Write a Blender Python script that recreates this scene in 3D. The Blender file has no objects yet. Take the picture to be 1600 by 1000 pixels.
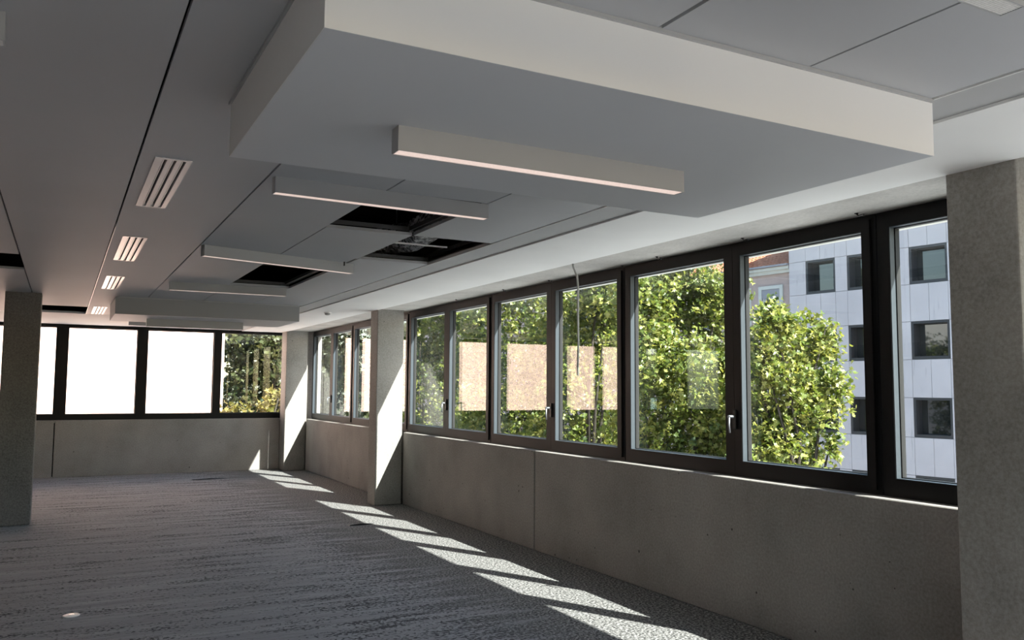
import bpy, bmesh, math, random
import numpy as np
from mathutils import Vector, Matrix

random.seed(7)
rng = np.random.RandomState(7)
S = bpy.context.scene
COL = S.collection

# ------------------------------------------------------------------ camera
EYE = Vector((0.0, 0.0, 1.6))
YAW, PITCH, ROLL, FPX = math.radians(28.157), math.radians(4.644), math.radians(0.383), 1309.3
fw = Vector((math.sin(YAW) * math.cos(PITCH), math.cos(YAW) * math.cos(PITCH), math.sin(PITCH)))
r0 = Vector((math.cos(YAW), -math.sin(YAW), 0))
u0 = r0.cross(fw)
r1 = math.cos(ROLL) * r0 + math.sin(ROLL) * u0
u1 = -math.sin(ROLL) * r0 + math.cos(ROLL) * u0
cam = bpy.data.cameras.new('camera')
cam.sensor_width = 36.0
cam.lens = FPX / 1600 * 36.0
cam.clip_start, cam.clip_end = 0.05, 400
camo = bpy.data.objects.new('camera', cam)
camo.matrix_world = Matrix(((r1.x, u1.x, -fw.x, EYE.x), (r1.y, u1.y, -fw.y, EYE.y), (r1.z, u1.z, -fw.z, EYE.z), (0, 0, 0, 1)))
COL.objects.link(camo)
S.camera = camo

# ------------------------------------------------------------------ light
SUN_E, SKY_K, EXPOSURE = 11.4, 0.178, 1.62
world = bpy.data.worlds.new('sky')
S.world = world
world.use_nodes = True
wn = world.node_tree
wn.nodes.clear()
sky = wn.nodes.new('ShaderNodeTexSky')
sky.sky_type = 'NISHITA'
sky.sun_disc = False
sky.sun_elevation = math.radians(41.8)
sky.sun_rotation = math.radians(154)
sky.air_density = 1.2
sky.dust_density = 1.5
bg = wn.nodes.new('ShaderNodeBackground')
bg.inputs['Strength'].default_value = SKY_K
wo = wn.nodes.new('ShaderNodeOutputWorld')
wn.links.new(sky.outputs[0], bg.inputs['Color'])
wn.links.new(bg.outputs[0], wo.inputs['Surface'])

sunl = bpy.data.lights.new('sun', 'SUN')
sunl.energy = SUN_E
sunl.angle = math.radians(0.6)
sunl.color = (1.0, 0.965, 0.925)
suno = bpy.data.objects.new('sun', sunl)
suno.rotation_euler = Vector((-1, 2.05, -2.04)).to_track_quat('-Z', 'Y').to_euler()
suno.location = (20, -20, 30)
COL.objects.link(suno)

S.view_settings.view_transform = 'Standard'
S.view_settings.look = 'None'
S.view_settings.gamma = 1.0
S.view_settings.use_curve_mapping = False
S.view_settings.exposure = EXPOSURE
S.cycles.use_denoising = True
S.cycles.use_adaptive_sampling = False
S.cycles.max_bounces = 14
S.cycles.diffuse_bounces = 8
S.cycles.transparent_max_bounces = 24
S.cycles.sample_clamp_indirect = 8.0
S.cycles.caustics_reflective = False
S.cycles.caustics_refractive = False

# ------------------------------------------------------------------ materials
class NT:
    def __init__(self, name):
        self.m = bpy.data.materials.new(name)
        self.m.use_nodes = True
        self.t = self.m.node_tree
        self.t.nodes.clear()
        self.out = self.n('ShaderNodeOutputMaterial')
    def n(self, kind, **kw):
        x = self.t.nodes.new(kind)
        for k, v in kw.items():
            setattr(x, k, v)
        return x
    def l(self, a, b):
        self.t.links.new(a, b)
    def coords(self, scale=(1, 1, 1), kind='Object'):
        tc = self.n('ShaderNodeTexCoord')
        mp = self.n('ShaderNodeMapping')
        mp.inputs['Scale'].default_value = scale
        self.l(tc.outputs[kind], mp.inputs['Vector'])
        return mp.outputs[0]
    def noise(self, vec, scale, detail=4, rough=0.55):
        x = self.n('ShaderNodeTexNoise')
        x.inputs['Scale'].default_value = scale
        x.inputs['Detail'].default_value = detail
        x.inputs['Roughness'].default_value = rough
        self.l(vec, x.inputs['Vector'])
        return x.outputs['Fac']
    def ramp(self, fac, stops):
        r = self.n('ShaderNodeValToRGB')
        e = r.color_ramp.elements
        while len(e) < len(stops):
            e.new(0.5)
        for el, (p, c) in zip(e, stops):
            el.position = p
            el.color = (*c, 1) if len(c) == 3 else c
        self.l(fac, r.inputs['Fac'])
        return r.outputs['Color']
    def mix(self, fac, a, b, mode='MIX'):
        x = self.n('ShaderNodeMix', data_type='RGBA', blend_type=mode)
        for sock, v in ((x.inputs[0], fac), (x.inputs[6], a), (x.inputs[7], b)):
            if isinstance(v, (int, float)):
                sock.default_value = v
            elif isinstance(v, tuple):
                sock.default_value = (*v, 1)
            else:
                self.l(v, sock)
        return x.outputs[2]
    def math(self, op, a, b=0.0):
        x = self.n('ShaderNodeMath', operation=op)
        for i, v in enumerate((a, b)):
            if isinstance(v, (int, float)):
                x.inputs[i].default_value = v
            else:
                self.l(v, x.inputs[i])
        return x.outputs[0]
    def principled(self, color, rough=0.6, spec=0.5, metal=0.0, bump=None, bump_k=0.1, dist=0.01):
        p = self.n('ShaderNodeBsdfPrincipled')
        for sock, v in ((p.inputs['Base Color'], color), (p.inputs['Roughness'], rough)):
            if isinstance(v, tuple):
                sock.default_value = (*v, 1)
            elif isinstance(v, (int, float)):
                sock.default_value = v
            else:
                self.l(v, sock)
        p.inputs['Specular IOR Level'].default_value = spec
        p.inputs['Metallic'].default_value = metal
        if bump is not None:
            b = self.n('ShaderNodeBump')
            b.inputs['Strength'].default_value = bump_k
            b.inputs['Distance'].default_value = dist
            self.l(bump, b.inputs['Height'])
            self.l(b.outputs[0], p.inputs['Normal'])
        self.l(p.outputs[0], self.out.inputs['Surface'])
        return self.m

def plain(name, color, rough=0.6, spec=0.5, metal=0.0, vary=0.06, scale=3.0):
    t = NT(name)
    f = t.noise(t.coords(), scale, 3)
    lo = tuple(c * (1 - vary) for c in color)
    hi = tuple(min(1, c * (1 + vary)) for c in color)
    return t.principled(t.ramp(f, [(0.3, lo), (0.7, hi)]), rough, spec, metal)

def concrete(name, base, streak=0.5, pores=True):
    t = NT(name)
    v = t.coords()
    big = t.noise(v, 1.3, 5, 0.6)
    st = t.noise(t.coords((2.2, 2.2, 0.6)), 1.1, 3, 0.5)
    fine = t.noise(v, 60, 3, 0.6)
    f = t.math('ADD', t.math('MULTIPLY', big, 0.72), t.math('MULTIPLY', st, 0.28))
    c = t.ramp(f, [(0.34, tuple(x * 0.70 for x in base)), (0.5, base), (0.66, tuple(x * 1.22 for x in base))])
    c = t.mix(0.16, c, t.ramp(fine, [(0.3, (0.12, 0.11, 0.1)), (0.7, (0.75, 0.73, 0.7))]))
    if pores:
        vo = t.n('ShaderNodeTexVoronoi')
        vo.inputs['Scale'].default_value = 9.0
        t.l(v, vo.inputs['Vector'])
        pr = t.noise(v, 6.1, 1)
        lim = t.math('MULTIPLY', t.math('SUBTRACT', pr, 0.44), 0.42)
        mask = t.math('LESS_THAN', vo.outputs['Distance'], lim)
        c = t.mix(mask, c, tuple(x * 0.3 for x in base))
    return t.principled(c, 0.72, 0.35, 0.0, fine, 0.12, 0.004)

M_conc = concrete('fair_faced_concrete', (0.265, 0.243, 0.224))
M_conc_col = concrete('column_concrete', (0.245, 0.228, 0.208))
M_soffit = concrete('soffit_concrete', (0.50, 0.48, 0.45), pores=False)
M_sill = plain('pale_sill', (0.62, 0.60, 0.57), 0.5)
M_tile = plain('satin_ceiling_panel', (0.49, 0.495, 0.51), 0.55, 0.3, 0, 0.03, 0.8)
M_strip = plain('edge_board_paint', (0.46, 0.46, 0.46), 0.6, 0.3, 0, 0.03)
M_border = plain('white_plaster', (0.86, 0.855, 0.84), 0.75, 0.2, 0, 0.03, 1.2)
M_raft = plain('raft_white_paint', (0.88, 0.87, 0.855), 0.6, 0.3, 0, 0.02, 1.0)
M_raft_far = plain('raft_dimmed_white', (0.36, 0.36, 0.36), 0.6, 0.3, 0, 0.02, 1.0)  # weaker light on the far raft put into a darker colour
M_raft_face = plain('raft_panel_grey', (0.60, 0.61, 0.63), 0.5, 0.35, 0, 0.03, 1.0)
M_lampwhite = plain('lamp_white_metal', (0.42, 0.424, 0.432), 0.4, 0.45, 0, 0.02)
M_vent = plain('vent_gloss_white', (0.86, 0.83, 0.81), 0.24, 1.0, 0, 0.02)
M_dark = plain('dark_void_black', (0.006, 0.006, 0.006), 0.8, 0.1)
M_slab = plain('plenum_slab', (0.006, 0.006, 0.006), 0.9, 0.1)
M_frame = plain('anthracite_aluminium', (0.0065, 0.0064, 0.007), 0.45, 0.2, 0, 0.05)
M_bead = plain('glazing_bead_grey', (0.042, 0.052, 0.062), 0.45, 0.3)
M_gasket = plain('gasket_rubber', (0.012, 0.012, 0.012), 0.6, 0.3)
M_chrome = plain('brushed_nickel', (0.22, 0.23, 0.25), 0.45, 0.5, 0.8)
M_black = plain('black_plastic', (0.010, 0.010, 0.010), 0.4, 0.5)
M_whiteplastic = plain('white_plastic', (0.90, 0.865, 0.84), 0.4, 0.5)
M_cable = plain('grey_cable', (0.42, 0.42, 0.40), 0.5)
M_wall = plain('interior_wall_paint', (0.16, 0.155, 0.15), 0.8, 0.2)
M_gal = plain('galvanised_steel', (0.42, 0.43, 0.44), 0.35, 0.5, 0.9, 0.15, 12)
M_extlintel = plain('exterior_lintel_paint', (0.52, 0.51, 0.47), 0.7)

def make_diffuser(name, k):
    t = NT(name)
    f = t.noise(t.coords((150, 150, 150)), 1.0, 1)
    m = t.principled(t.ramp(f, [(0.3, (0.78, 0.76, 0.73)), (0.7, (0.88, 0.86, 0.83))]), 0.22, 0.8)
    p = [n for n in t.t.nodes if n.type == 'BSDF_PRINCIPLED'][0]
    p.inputs['Emission Color'].default_value = (1.0, 0.74, 0.64, 1)
    p.inputs['Emission Strength'].default_value = k      # faint pink emission added so the cover shows bright underneath
    return m
M_diff_off = make_diffuser('prismatic_diffuser_off', 0.0)
M_diff = make_diffuser('prismatic_diffuser', 0.21)

def make_carpet():
    t = NT('streaked_grey_carpet')
    # soft long bands running across the room, loops darker in patches
    band = t.noise(t.coords((0.55, 9.0, 1)), 1.0, 5, 0.62)
    band2 = t.noise(t.coords((1.3, 26.0, 1)), 1.0, 4, 0.6)
    fibre = t.noise(t.coords((12, 75, 1)), 1.0, 3, 0.65)
    loops = t.noise(t.coords((34, 50, 1)), 1.0, 1, 0.5)
    grain = t.noise(t.coords((56, 56, 1)), 1.0, 2, 0.6)
    patch = t.noise(t.coords((0.75, 4.6, 1)), 1.7, 4, 0.62)
    tc = t.n('ShaderNodeTexCoord')
    sx = t.n('ShaderNodeSeparateXYZ')
    t.l(tc.outputs['Object'], sx.inputs[0])
    near = t.n('ShaderNodeMapRange')           # the runner woven along the windows is all loops
    near.inputs['From Min'].default_value = 1.3
    near.inputs['From Max'].default_value = 3.2
    t.l(sx.outputs['X'], near.inputs['Value'])
    mix1 = t.math('ADD', t.math('MULTIPLY', band, 0.6), t.math('MULTIPLY', band2, 0.4))
    base = t.ramp(mix1, [(0.33, (0.21, 0.203, 0.214)), (0.5, (0.32, 0.309, 0.322)), (0.66, (0.46, 0.448, 0.462))])
    base = t.mix(0.30, base, t.ramp(fibre, [(0.3, (0.05, 0.05, 0.055)), (0.7, (0.34, 0.34, 0.34))]))
    thr = t.math('ADD', t.math('MULTIPLY', t.math('SUBTRACT', patch, 0.5), 1.3), t.math('MULTIPLY', near.outputs[0], 0.20))
    lp = t.math('GREATER_THAN', t.math('ADD', t.math('MULTIPLY', t.math('SUBTRACT', loops, 0.5), 1.2), thr), 0.165)
    c = t.mix(t.math('MULTIPLY', lp, 0.86), base, (0.022, 0.022, 0.025))
    edge = t.n('ShaderNodeMapRange')
    edge.inputs['From Min'].default_value = 2.45
    edge.inputs['From Max'].default_value = 3.15
    t.l(t.math('ADD', sx.outputs['X'], t.math('MULTIPLY', t.math('SUBTRACT', patch, 0.5), 1.6)), edge.inputs['Value'])
    speck = t.ramp(grain, [(0.40, (0.026, 0.025, 0.025)), (0.50, (0.105, 0.103, 0.10)), (0.62, (0.31, 0.304, 0.295))])
    c2 = t.mix(edge.outputs[0], c, speck)
    m = t.principled(c2, 0.85, 0.2, 0, loops, 0.5, 0.006)
    p = [n for n in t.t.nodes if n.type == 'BSDF_PRINCIPLED'][0]
    p.inputs['Sheen Weight'].default_value = 0.045        # pile sheen
    p.inputs['Sheen Roughness'].default_value = 0.45
    return m
M_carpet = make_carpet()

def make_glass():
    t = NT('window_glass')
    g = t.n('ShaderNodeNewGeometry')
    dot = t.n('ShaderNodeVectorMath', operation='DOT_PRODUCT')
    t.l(g.outputs['Normal'], dot.inputs[0])
    t.l(g.outputs['Incoming'], dot.inputs[1])
    c = t.math('ABSOLUTE', dot.outputs['Value'])
    k = t.math('POWER', t.math('SUBTRACT', 1.0, c), 5.0)
    r = t.math('ADD', t.math('MULTIPLY', k, 0.93), 0.064)
    tr = t.n('ShaderNodeBsdfTransparent')
    tr.inputs['Color'].default_value = (0.93, 0.965, 0.95, 1)
    gl = t.n('ShaderNodeBsdfGlossy')
    gl.inputs['Roughness'].default_value = 0.0
    mx = t.n('ShaderNodeMixShader')
    t.l(r, mx.inputs[0]); t.l(tr.outputs[0], mx.inputs[1]); t.l(gl.outputs[0], mx.inputs[2])
    t.l(mx.outputs[0], t.out.inputs['Surface'])
    return t.m
M_glass = make_glass()

def make_dark_glass():
    t = NT('tinted_facade_glass')
    f = t.noise(t.coords(), 0.8, 2)
    return t.principled(t.ramp(f, [(0.3, (0.010, 0.012, 0.014)), (0.7, (0.02, 0.022, 0.024))]), 0.03, 1.0)
M_dglass = make_dark_glass()

def make_leaf(name, dark, mid, light):
    t = NT(name)
    a = t.n('ShaderNodeAttribute', attribute_name='tone')
    col = t.ramp(a.outputs['Fac'], [(0.0, dark), (0.5, mid), (1.0, light)])
    d = t.n('ShaderNodeBsdfPrincipled')
    d.inputs['Roughness'].default_value = 0.45
    d.inputs['Specular IOR Level'].default_value = 0.4
    t.l(col, d.inputs['Base Color'])
    tl = t.n('ShaderNodeBsdfTranslucent')
    t.l(t.mix(1.0, col, (1.0, 0.98, 0.55), 'MULTIPLY'), tl.inputs['Color'])
    m = t.n('ShaderNodeMixShader')
    m.inputs[0].default_value = 0.38
    t.l(d.outputs[0], m.inputs[1]); t.l(tl.outputs[0], m.inputs[2])
    t.l(m.outputs[0], t.out.inputs['Surface'])
    return t.m
M_leaf = make_leaf('plane_leaf', (0.030, 0.058, 0.009), (0.108, 0.142, 0.022), (0.28, 0.275, 0.075))
M_leafd = make_leaf('far_leaf', (0.02, 0.034, 0.012), (0.05, 0.062, 0.02), (0.10, 0.098, 0.036))
M_leafy = make_leaf('yellow_leaf', (0.055, 0.06, 0.012), (0.12, 0.115, 0.024), (0.22, 0.18, 0.06))
M_bark = plain('plane_bark', (0.026, 0.022, 0.017), 0.85, 0.2, 0, 0.4, 4)

def facade_mat():
    t = NT('pale_facade_panel')
    v = t.coords()
    drip = t.noise(t.coords((5, 5, 0.5)), 1.2, 5, 0.65)
    big = t.noise(v, 0.5, 4)
    c = t.ramp(big, [(0.3, (0.375, 0.352, 0.376)), (0.7, (0.435, 0.408, 0.436))])
    dm = t.ramp(drip, [(0.60, (0, 0, 0)), (0.74, (0.6, 0.6, 0.6))])
    c = t.mix(dm, c, (0.2, 0.2, 0.204))
    return t.principled(c, 0.6, 0.3)
M_panel = facade_mat()
M_joint = plain('facade_joint', (0.11, 0.11, 0.12), 0.8)
M_fwin = plain('facade_window_frame', (0.020, 0.021, 0.026), 0.5)
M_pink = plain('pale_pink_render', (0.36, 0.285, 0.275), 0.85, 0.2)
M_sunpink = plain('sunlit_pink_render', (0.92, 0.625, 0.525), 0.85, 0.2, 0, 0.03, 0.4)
M_cream = plain('cream_stone_trim', (0.42, 0.42, 0.41), 0.7)
M_white = plain('white_balcony_render', (0.70, 0.67, 0.62), 0.8)
M_rooft = plain('terracotta_tile', (0.26, 0.095, 0.05), 0.8, 0.2, 0, 0.35, 6)
M_curtain = plain('net_curtain', (0.36, 0.36, 0.37), 0.9)
M_pelmet = plain('zinc_pelmet', (0.20, 0.20, 0.235), 0.6)
M_balglass = plain('green_balcony_glass', (0.30, 0.42, 0.38), 0.15, 0.8)
M_pave = plain('pale_pavement', (0.44, 0.44, 0.45), 0.9, 0.2, 0, 0.15, 0.3)
M_asphalt = plain('asphalt', (0.14, 0.14, 0.142), 0.9, 0.2, 0, 0.2, 1.0)
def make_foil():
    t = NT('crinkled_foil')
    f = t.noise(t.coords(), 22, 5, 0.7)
    c = t.ramp(f, [(0.42, (0.05, 0.05, 0.055)), (0.56, (0.85, 0.86, 0.88))])  # glints and dark folds of the crinkles painted into the colour
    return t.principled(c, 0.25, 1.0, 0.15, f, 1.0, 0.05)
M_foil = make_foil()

# ------------------------------------------------------------------ geometry helpers
class Geo:
    """collects boxes, bars, tubes and faces; build() links them as ONE mesh object"""
    def __init__(self):
        self.v, self.f = [], []
    def box(self, x0, x1, y0, y1, z0, z1):
        b = len(self.v)
        self.v += [(x0, y0, z0), (x1, y0, z0), (x1, y1, z0), (x0, y1, z0), (x0, y0, z1), (x1, y0, z1), (x1, y1, z1), (x0, y1, z1)]
        self.f += [tuple(b + i for i in q) for q in ((3, 2, 1, 0), (4, 5, 6, 7), (0, 1, 5, 4), (1, 2, 6, 5), (2, 3, 7, 6), (3, 0, 4, 7))]
        return self
    def hexa(self, pts):
        b = len(self.v)
        self.v += [tuple(p) for p in pts]
        self.f += [tuple(b + i for i in q) for q in ((3, 2, 1, 0), (4, 5, 6, 7), (0, 1, 5, 4), (1, 2, 6, 5), (2, 3, 7, 6), (3, 0, 4, 7))]
        return self
    def tube(self, pts, radii, n=8, cap=True):
        pts = [Vector(p) for p in pts]
        if isinstance(radii, (int, float)):
            radii = [radii] * len(pts)
        base = len(self.v)
        ref = Vector((0.31, 0.17, 0.93))
        for i, p in enumerate(pts):
            d = (pts[min(i + 1, len(pts) - 1)] - pts[max(i - 1, 0)]).normalized()
            a = d.cross(ref)
            if a.length < 1e-3:
                a = d.cross(Vector((1, 0, 0)))
            a.normalize()
            c = d.cross(a)
            for k in range(n):
                th = 2 * math.pi * k / n
                self.v.append(tuple(p + radii[i] * (math.cos(th) * a + math.sin(th) * c)))
        for i in range(len(pts) - 1):
            for k in range(n):
                k2 = (k + 1) % n
                self.f.append((base + i * n + k, base + i * n + k2, base + (i + 1) * n + k2, base + (i + 1) * n + k))
        if cap:
            self.f.append(tuple(base + k for k in reversed(range(n))))
            self.f.append(tuple(base + (len(pts) - 1) * n + k for k in range(n)))
        return self
    def lathe(self, c, prof, n=24):
        base = len(self.v)
        for r, z in prof:
            for k in range(n):
                th = 2 * math.pi * k / n
                self.v.append((c[0] + r * math.cos(th), c[1] + r * math.sin(th), c[2] + z))
        for i in range(len(prof) - 1):
            for k in range(n):
                k2 = (k + 1) % n
                self.f.append((base + i * n + k, base + i * n + k2, base + (i + 1) * n + k2, base + (i + 1) * n + k))
        self.f.append(tuple(base + k for k in reversed(range(n))))
        self.f.append(tuple(base + (len(prof) - 1) * n + k for k in range(n)))
        return self
    def build(self, name, mat, parent=None, bevel=0.0, smooth=False, seg=1):
        o0 = origin_of(parent)
        me = bpy.data.meshes.new(name)
        me.from_pydata([(x - o0[0], y - o0[1], z - o0[2]) for x, y, z in self.v], [], self.f)
        bm = bmesh.new()
        bm.from_mesh(me)
        bmesh.ops.recalc_face_normals(bm, faces=bm.faces)
        if bevel:
            bmesh.ops.bevel(bm, geom=list(bm.edges), offset=bevel, segments=seg, affect='EDGES', profile=0.5)
        bm.to_mesh(me)
        bm.free()
        if smooth:
            me.shade_smooth()
        me.materials.append(mat)
        o = bpy.data.objects.new(name, me)
        COL.objects.link(o)
        if parent is not None:
            o.parent = parent
        o['_o'] = o0
        return o

def origin_of(p):
    return tuple(p['_o']) if p is not None and '_o' in p else (0.0, 0.0, 0.0)

def thing(name, loc, label, cat, group=None, kind=None):
    o = bpy.data.objects.new(name, None)
    o.empty_display_size = 0.1
    o.location = loc
    o['_o'] = tuple(float(c) for c in loc)
    o['label'] = label
    o['category'] = cat
    if group: o['group'] = group
    if kind: o['kind'] = kind
    COL.objects.link(o)
    return o
def tag(o, label, cat, group=None, kind=None):
    o['label'] = label; o['category'] = cat
    if group: o['group'] = group
    if kind: o['kind'] = kind
    return o
def struct(name, loc=(0, 0, 0)):
    o = bpy.data.objects.new(name, None)
    o.empty_display_size = 0.1
    o.location = loc
    o['_o'] = tuple(float(c) for c in loc)
    o['kind'] = 'structure'
    COL.objects.link(o)
    return o
def box(name, mat, parent, x0, x1, y0, y1, z0, z1, bevel=0.0):
    return Geo().box(x0, x1, y0, y1, z0, z1).build(name, mat, parent, bevel)

# ------------------------------------------------------------------ room shell
XW, YF, ZC, SILL = 4.20, 16.68, 2.675, 0.98
XL, YB = -8.0, -2.2
fl = Geo().box(XL, XW + 0.30, YB, YF + 0.3, -0.25, 0.0).build('floor', M_carpet)
fl['kind'] = 'structure'

# right wall: precast parapet panels with open joints, lintel beam above the windows
wr = struct('wall_right', (XW, 0, 0))
for a, b in ((11.35, 16.25), (7.361, 11.006), (2.605, 7.343), (YB + 0.002, 2.59)):
    box('panel', M_conc, wr, XW, XW + 0.17, a, b, 0.0, SILL, 0.006)
box('parapet_back', M_dark, wr, XW + 0.172, XW + 0.29, YB, 16.60, 0.0, SILL - 0.04)
box('lintel', M_soffit, wr, 3.812, 4.395, YB, 16.78, ZC, 3.30)
box('outer_lintel', M_extlintel, wr, 4.40, 4.50, YB, 16.95, 2.580, 3.30)
# far wall
wf = struct('wall_far', (0, YF, 0))
for a, b in ((-0.072, 3.79), (-4.0, -0.088), (XL, -4.012)):
    box('panel', M_conc, wf, a, b, YF, YF + 0.17, 0.0, SILL + 0.005, 0.006)
box('parapet_back', M_dark, wf, XL, 4.3, YF + 0.172, YF + 0.29, 0.0, SILL - 0.04)
box('lintel', M_soffit, wf, XL, 4.395, YF + 0.07, YF + 0.2, 2.70, 3.30)
# corner pier, unseen walls
box('corner_panel', M_conc, wr, XW, XW + 0.30, 16.365, 16.98, 0.0, 3.3)
wl = box('wall_left', M_wall, None, XL - 0.2, XL, YB, YF + 0.3, 0.0, 3.3); wl['kind'] = 'structure'
wb = struct('wall_back', (0, YB, 0))
box('panel', M_wall, wb, XL, -1.5, YB - 0.2, YB, 0.0, 3.3)
box('panel', M_conc, wb, -1.5, 3.95, YB - 0.2, YB, 0.0, SILL)
box('panel', M_conc, wb, 3.95, XW + 0.3, YB - 0.2, YB, 0.0, 3.3)
box('lintel', M_soffit, wb, -1.5, 3.95, YB - 0.2, YB, 2.70, 3.3)

# concrete columns
def column(x0, x1, y0, y1, label, mat=None):
    o = Geo().box(x0, x1, y0, y1, 0.0, ZC + 0.02).build('column', mat or M_conc_col, None, 0.010, seg=2)
    tag(o, label, 'column', 'concrete columns', 'structure')
column(3.81, 4.190, 2.235, 2.585, 'bare concrete column at the right edge, pitted with air holes')
column(3.805, 4.190, 11.03, 11.33, 'bare concrete column between the two window runs with a sunlit wedge')
column(3.79, 4.195, 16.27, 16.679, 'bare concrete column in the far right corner beside the far windows')
column(-0.62, -0.25, 11.23, 11.60, 'shaded concrete column standing free at the left before the bright windows', concrete('shaded_column_concrete', (0.125, 0.114, 0.106)))  # this column's shade is put into a darker concrete colour

# ceiling: slab, suspended panels with open joints, plaster border
ce = struct('ceiling', (0, 0, ZC))
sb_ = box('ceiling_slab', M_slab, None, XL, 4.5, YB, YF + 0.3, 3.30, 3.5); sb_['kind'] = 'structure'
J = 0.005
def panel(x0, x1, y0, y1, j=0.0006):
    return box('panel', M_tile, ce, x0 + J, x1 - J, y0 + j, y1 - j, ZC, ZC + 0.022)
# long panels left of the rafts
xs_left = [-7.97, -6.69, -6.06, -4.78, -4.15, -2.87, -2.24, -0.98]
YE = 14.15
for i in range(len(xs_left) - 1):
    for a, b in ((YB, -0.1), (-0.1, 1.94), (1.94, 4.30), (4.30, 6.74), (6.74, 11.1), (11.1, YE)):
        panel(xs_left[i], xs_left[i + 1], a, b)
for a, b in ((YB, -0.1), (-0.1, 1.94), (1.94, 4.30), (4.30, 7.965), (9.015, 11.1), (11.1, YE)):
    panel(-0.98, -0.352, a, b)
for a, b in ((YB, -0.1), (-0.1, 1.94), (1.94, 4.30), (4.30, 6.74), (6.74, 9.2), (9.2, 12.88)):
    panel(-0.352, 0.272, a, b)
# the panels that carry the vents are cut round them
VENTS = [(4.205, 5.413), (6.577, 7.885), (9.075, 10.31), (12.73, 14.04)]
VX0, VX1 = 0.342, 0.506
prev = YB
edges = []
for a, b in VENTS:
    edges.append((prev, a)); edges.append(('v', a, b)); prev = b
edges.append((prev, YE))
for e in edges:
    if e[0] == 'v':
        box('panel', M_tile, ce, 0.272 + J, VX0 + 0.004, e[1], e[2], ZC, ZC + 0.022)
        box('panel', M_tile, ce, VX1 - 0.004, 0.887 - J, e[1], e[2], ZC, ZC + 0.022)
    else:
        box('panel', M_tile, ce, 0.272 + J, 0.887 - J, e[0], e[1], ZC, ZC + 0.022)
# grid between the rafts; some panels are taken out
for x0, x1 in ((0.887, 1.525), (1.525, 2.152), (2.152, 2.783)):
    for a, b in ((-0.6, 0.66), (0.66, 1.93), (3.25, 4.33), (4.33, 5.525), (5.525, 6.76), (6.76, 7.98), (7.98, 9.19), (9.19, 10.2), (10.2, 11.14), (12.44, 13.3), (13.3, YE)):
        if (x0 == 1.525 and a in (4.33, 6.76, 7.98)) or (x0 == 2.152 and a == 5.525):
            if x0 == 1.525 and a == 6.76:
                panel(x0, x1, 6.76, 7.2)
            continue
        if b < 2 and x0 == 1.525:
            panel(x0 + 0.006, x1, a, b)
        else:
            panel(x0, x1, a, b)
    box('panel', M_tile, ce, x0 + J, x1 - J, YB, -0.602, ZC, ZC + 0.022)
# strip board and white plaster border along the window wall and at the far end
box('edge_board', M_strip, ce, 2.797, 3.03, YB, YF + 0.07, ZC, ZC + 0.03)
box('bright_edge_strip', M_vent, ce, 0.2745, 0.2775, 6.2, YE, ZC - 0.0035, ZC + 0.015)  # white strip standing in for the panel edge catching light
box('bright_edge_strip', M_border, ce, 2.7895, 2.7955, YB, YF + 0.07, ZC - 0.004, ZC + 0.02)
box('plaster_border', M_border, ce, 3.03, 3.811, YB, YF + 0.07, ZC - 0.012, ZC + 0.03)
box('plaster_border', M_border, ce, XL, 2.79, YE + 0.004, YF + 0.07, ZC, ZC + 0.03)
# carrier rails seen through the gaps
M_rail = plain('dull_carrier_rail', (0.10, 0.10, 0.105), 0.5, 0.3, 0.5)
def rail(x0, x1, y0, y1, z=ZC + 0.03, mat=M_rail):
    box('rail', mat, ce, x0, x1, y0, y1, z, z + 0.03)
rail(2.123, 2.131, 3.3, 11.1); rail(2.146, 2.150, 4.2, 5.5, ZC + 0.022)
rail(1.52, 2.15, 5.52, 5.53); rail(2.15, 2.79, 6.775, 6.79); rail(1.52, 2.15, 9.195, 9.21)
rail(2.775, 2.79, 5.5, 6.85, ZC + 0.06, M_frame)
box('rail', M_whiteplastic, ce, 2.16, 2.70, 6.16, 6.166, ZC + 0.05, ZC + 0.062)
rail(2.10, 2.118, 6.80, 9.2, ZC + 0.035)
# slim pale edge profile left of the near raft
tk = Geo().box(0.512, 0.526, 0.2, 3.25, ZC - 0.012, ZC + 0.01).build('edge_profile', M_lampwhite)
tag(tk, 'slim pale metal edge profile along the left side of the big near raft', 'profile')

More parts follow.
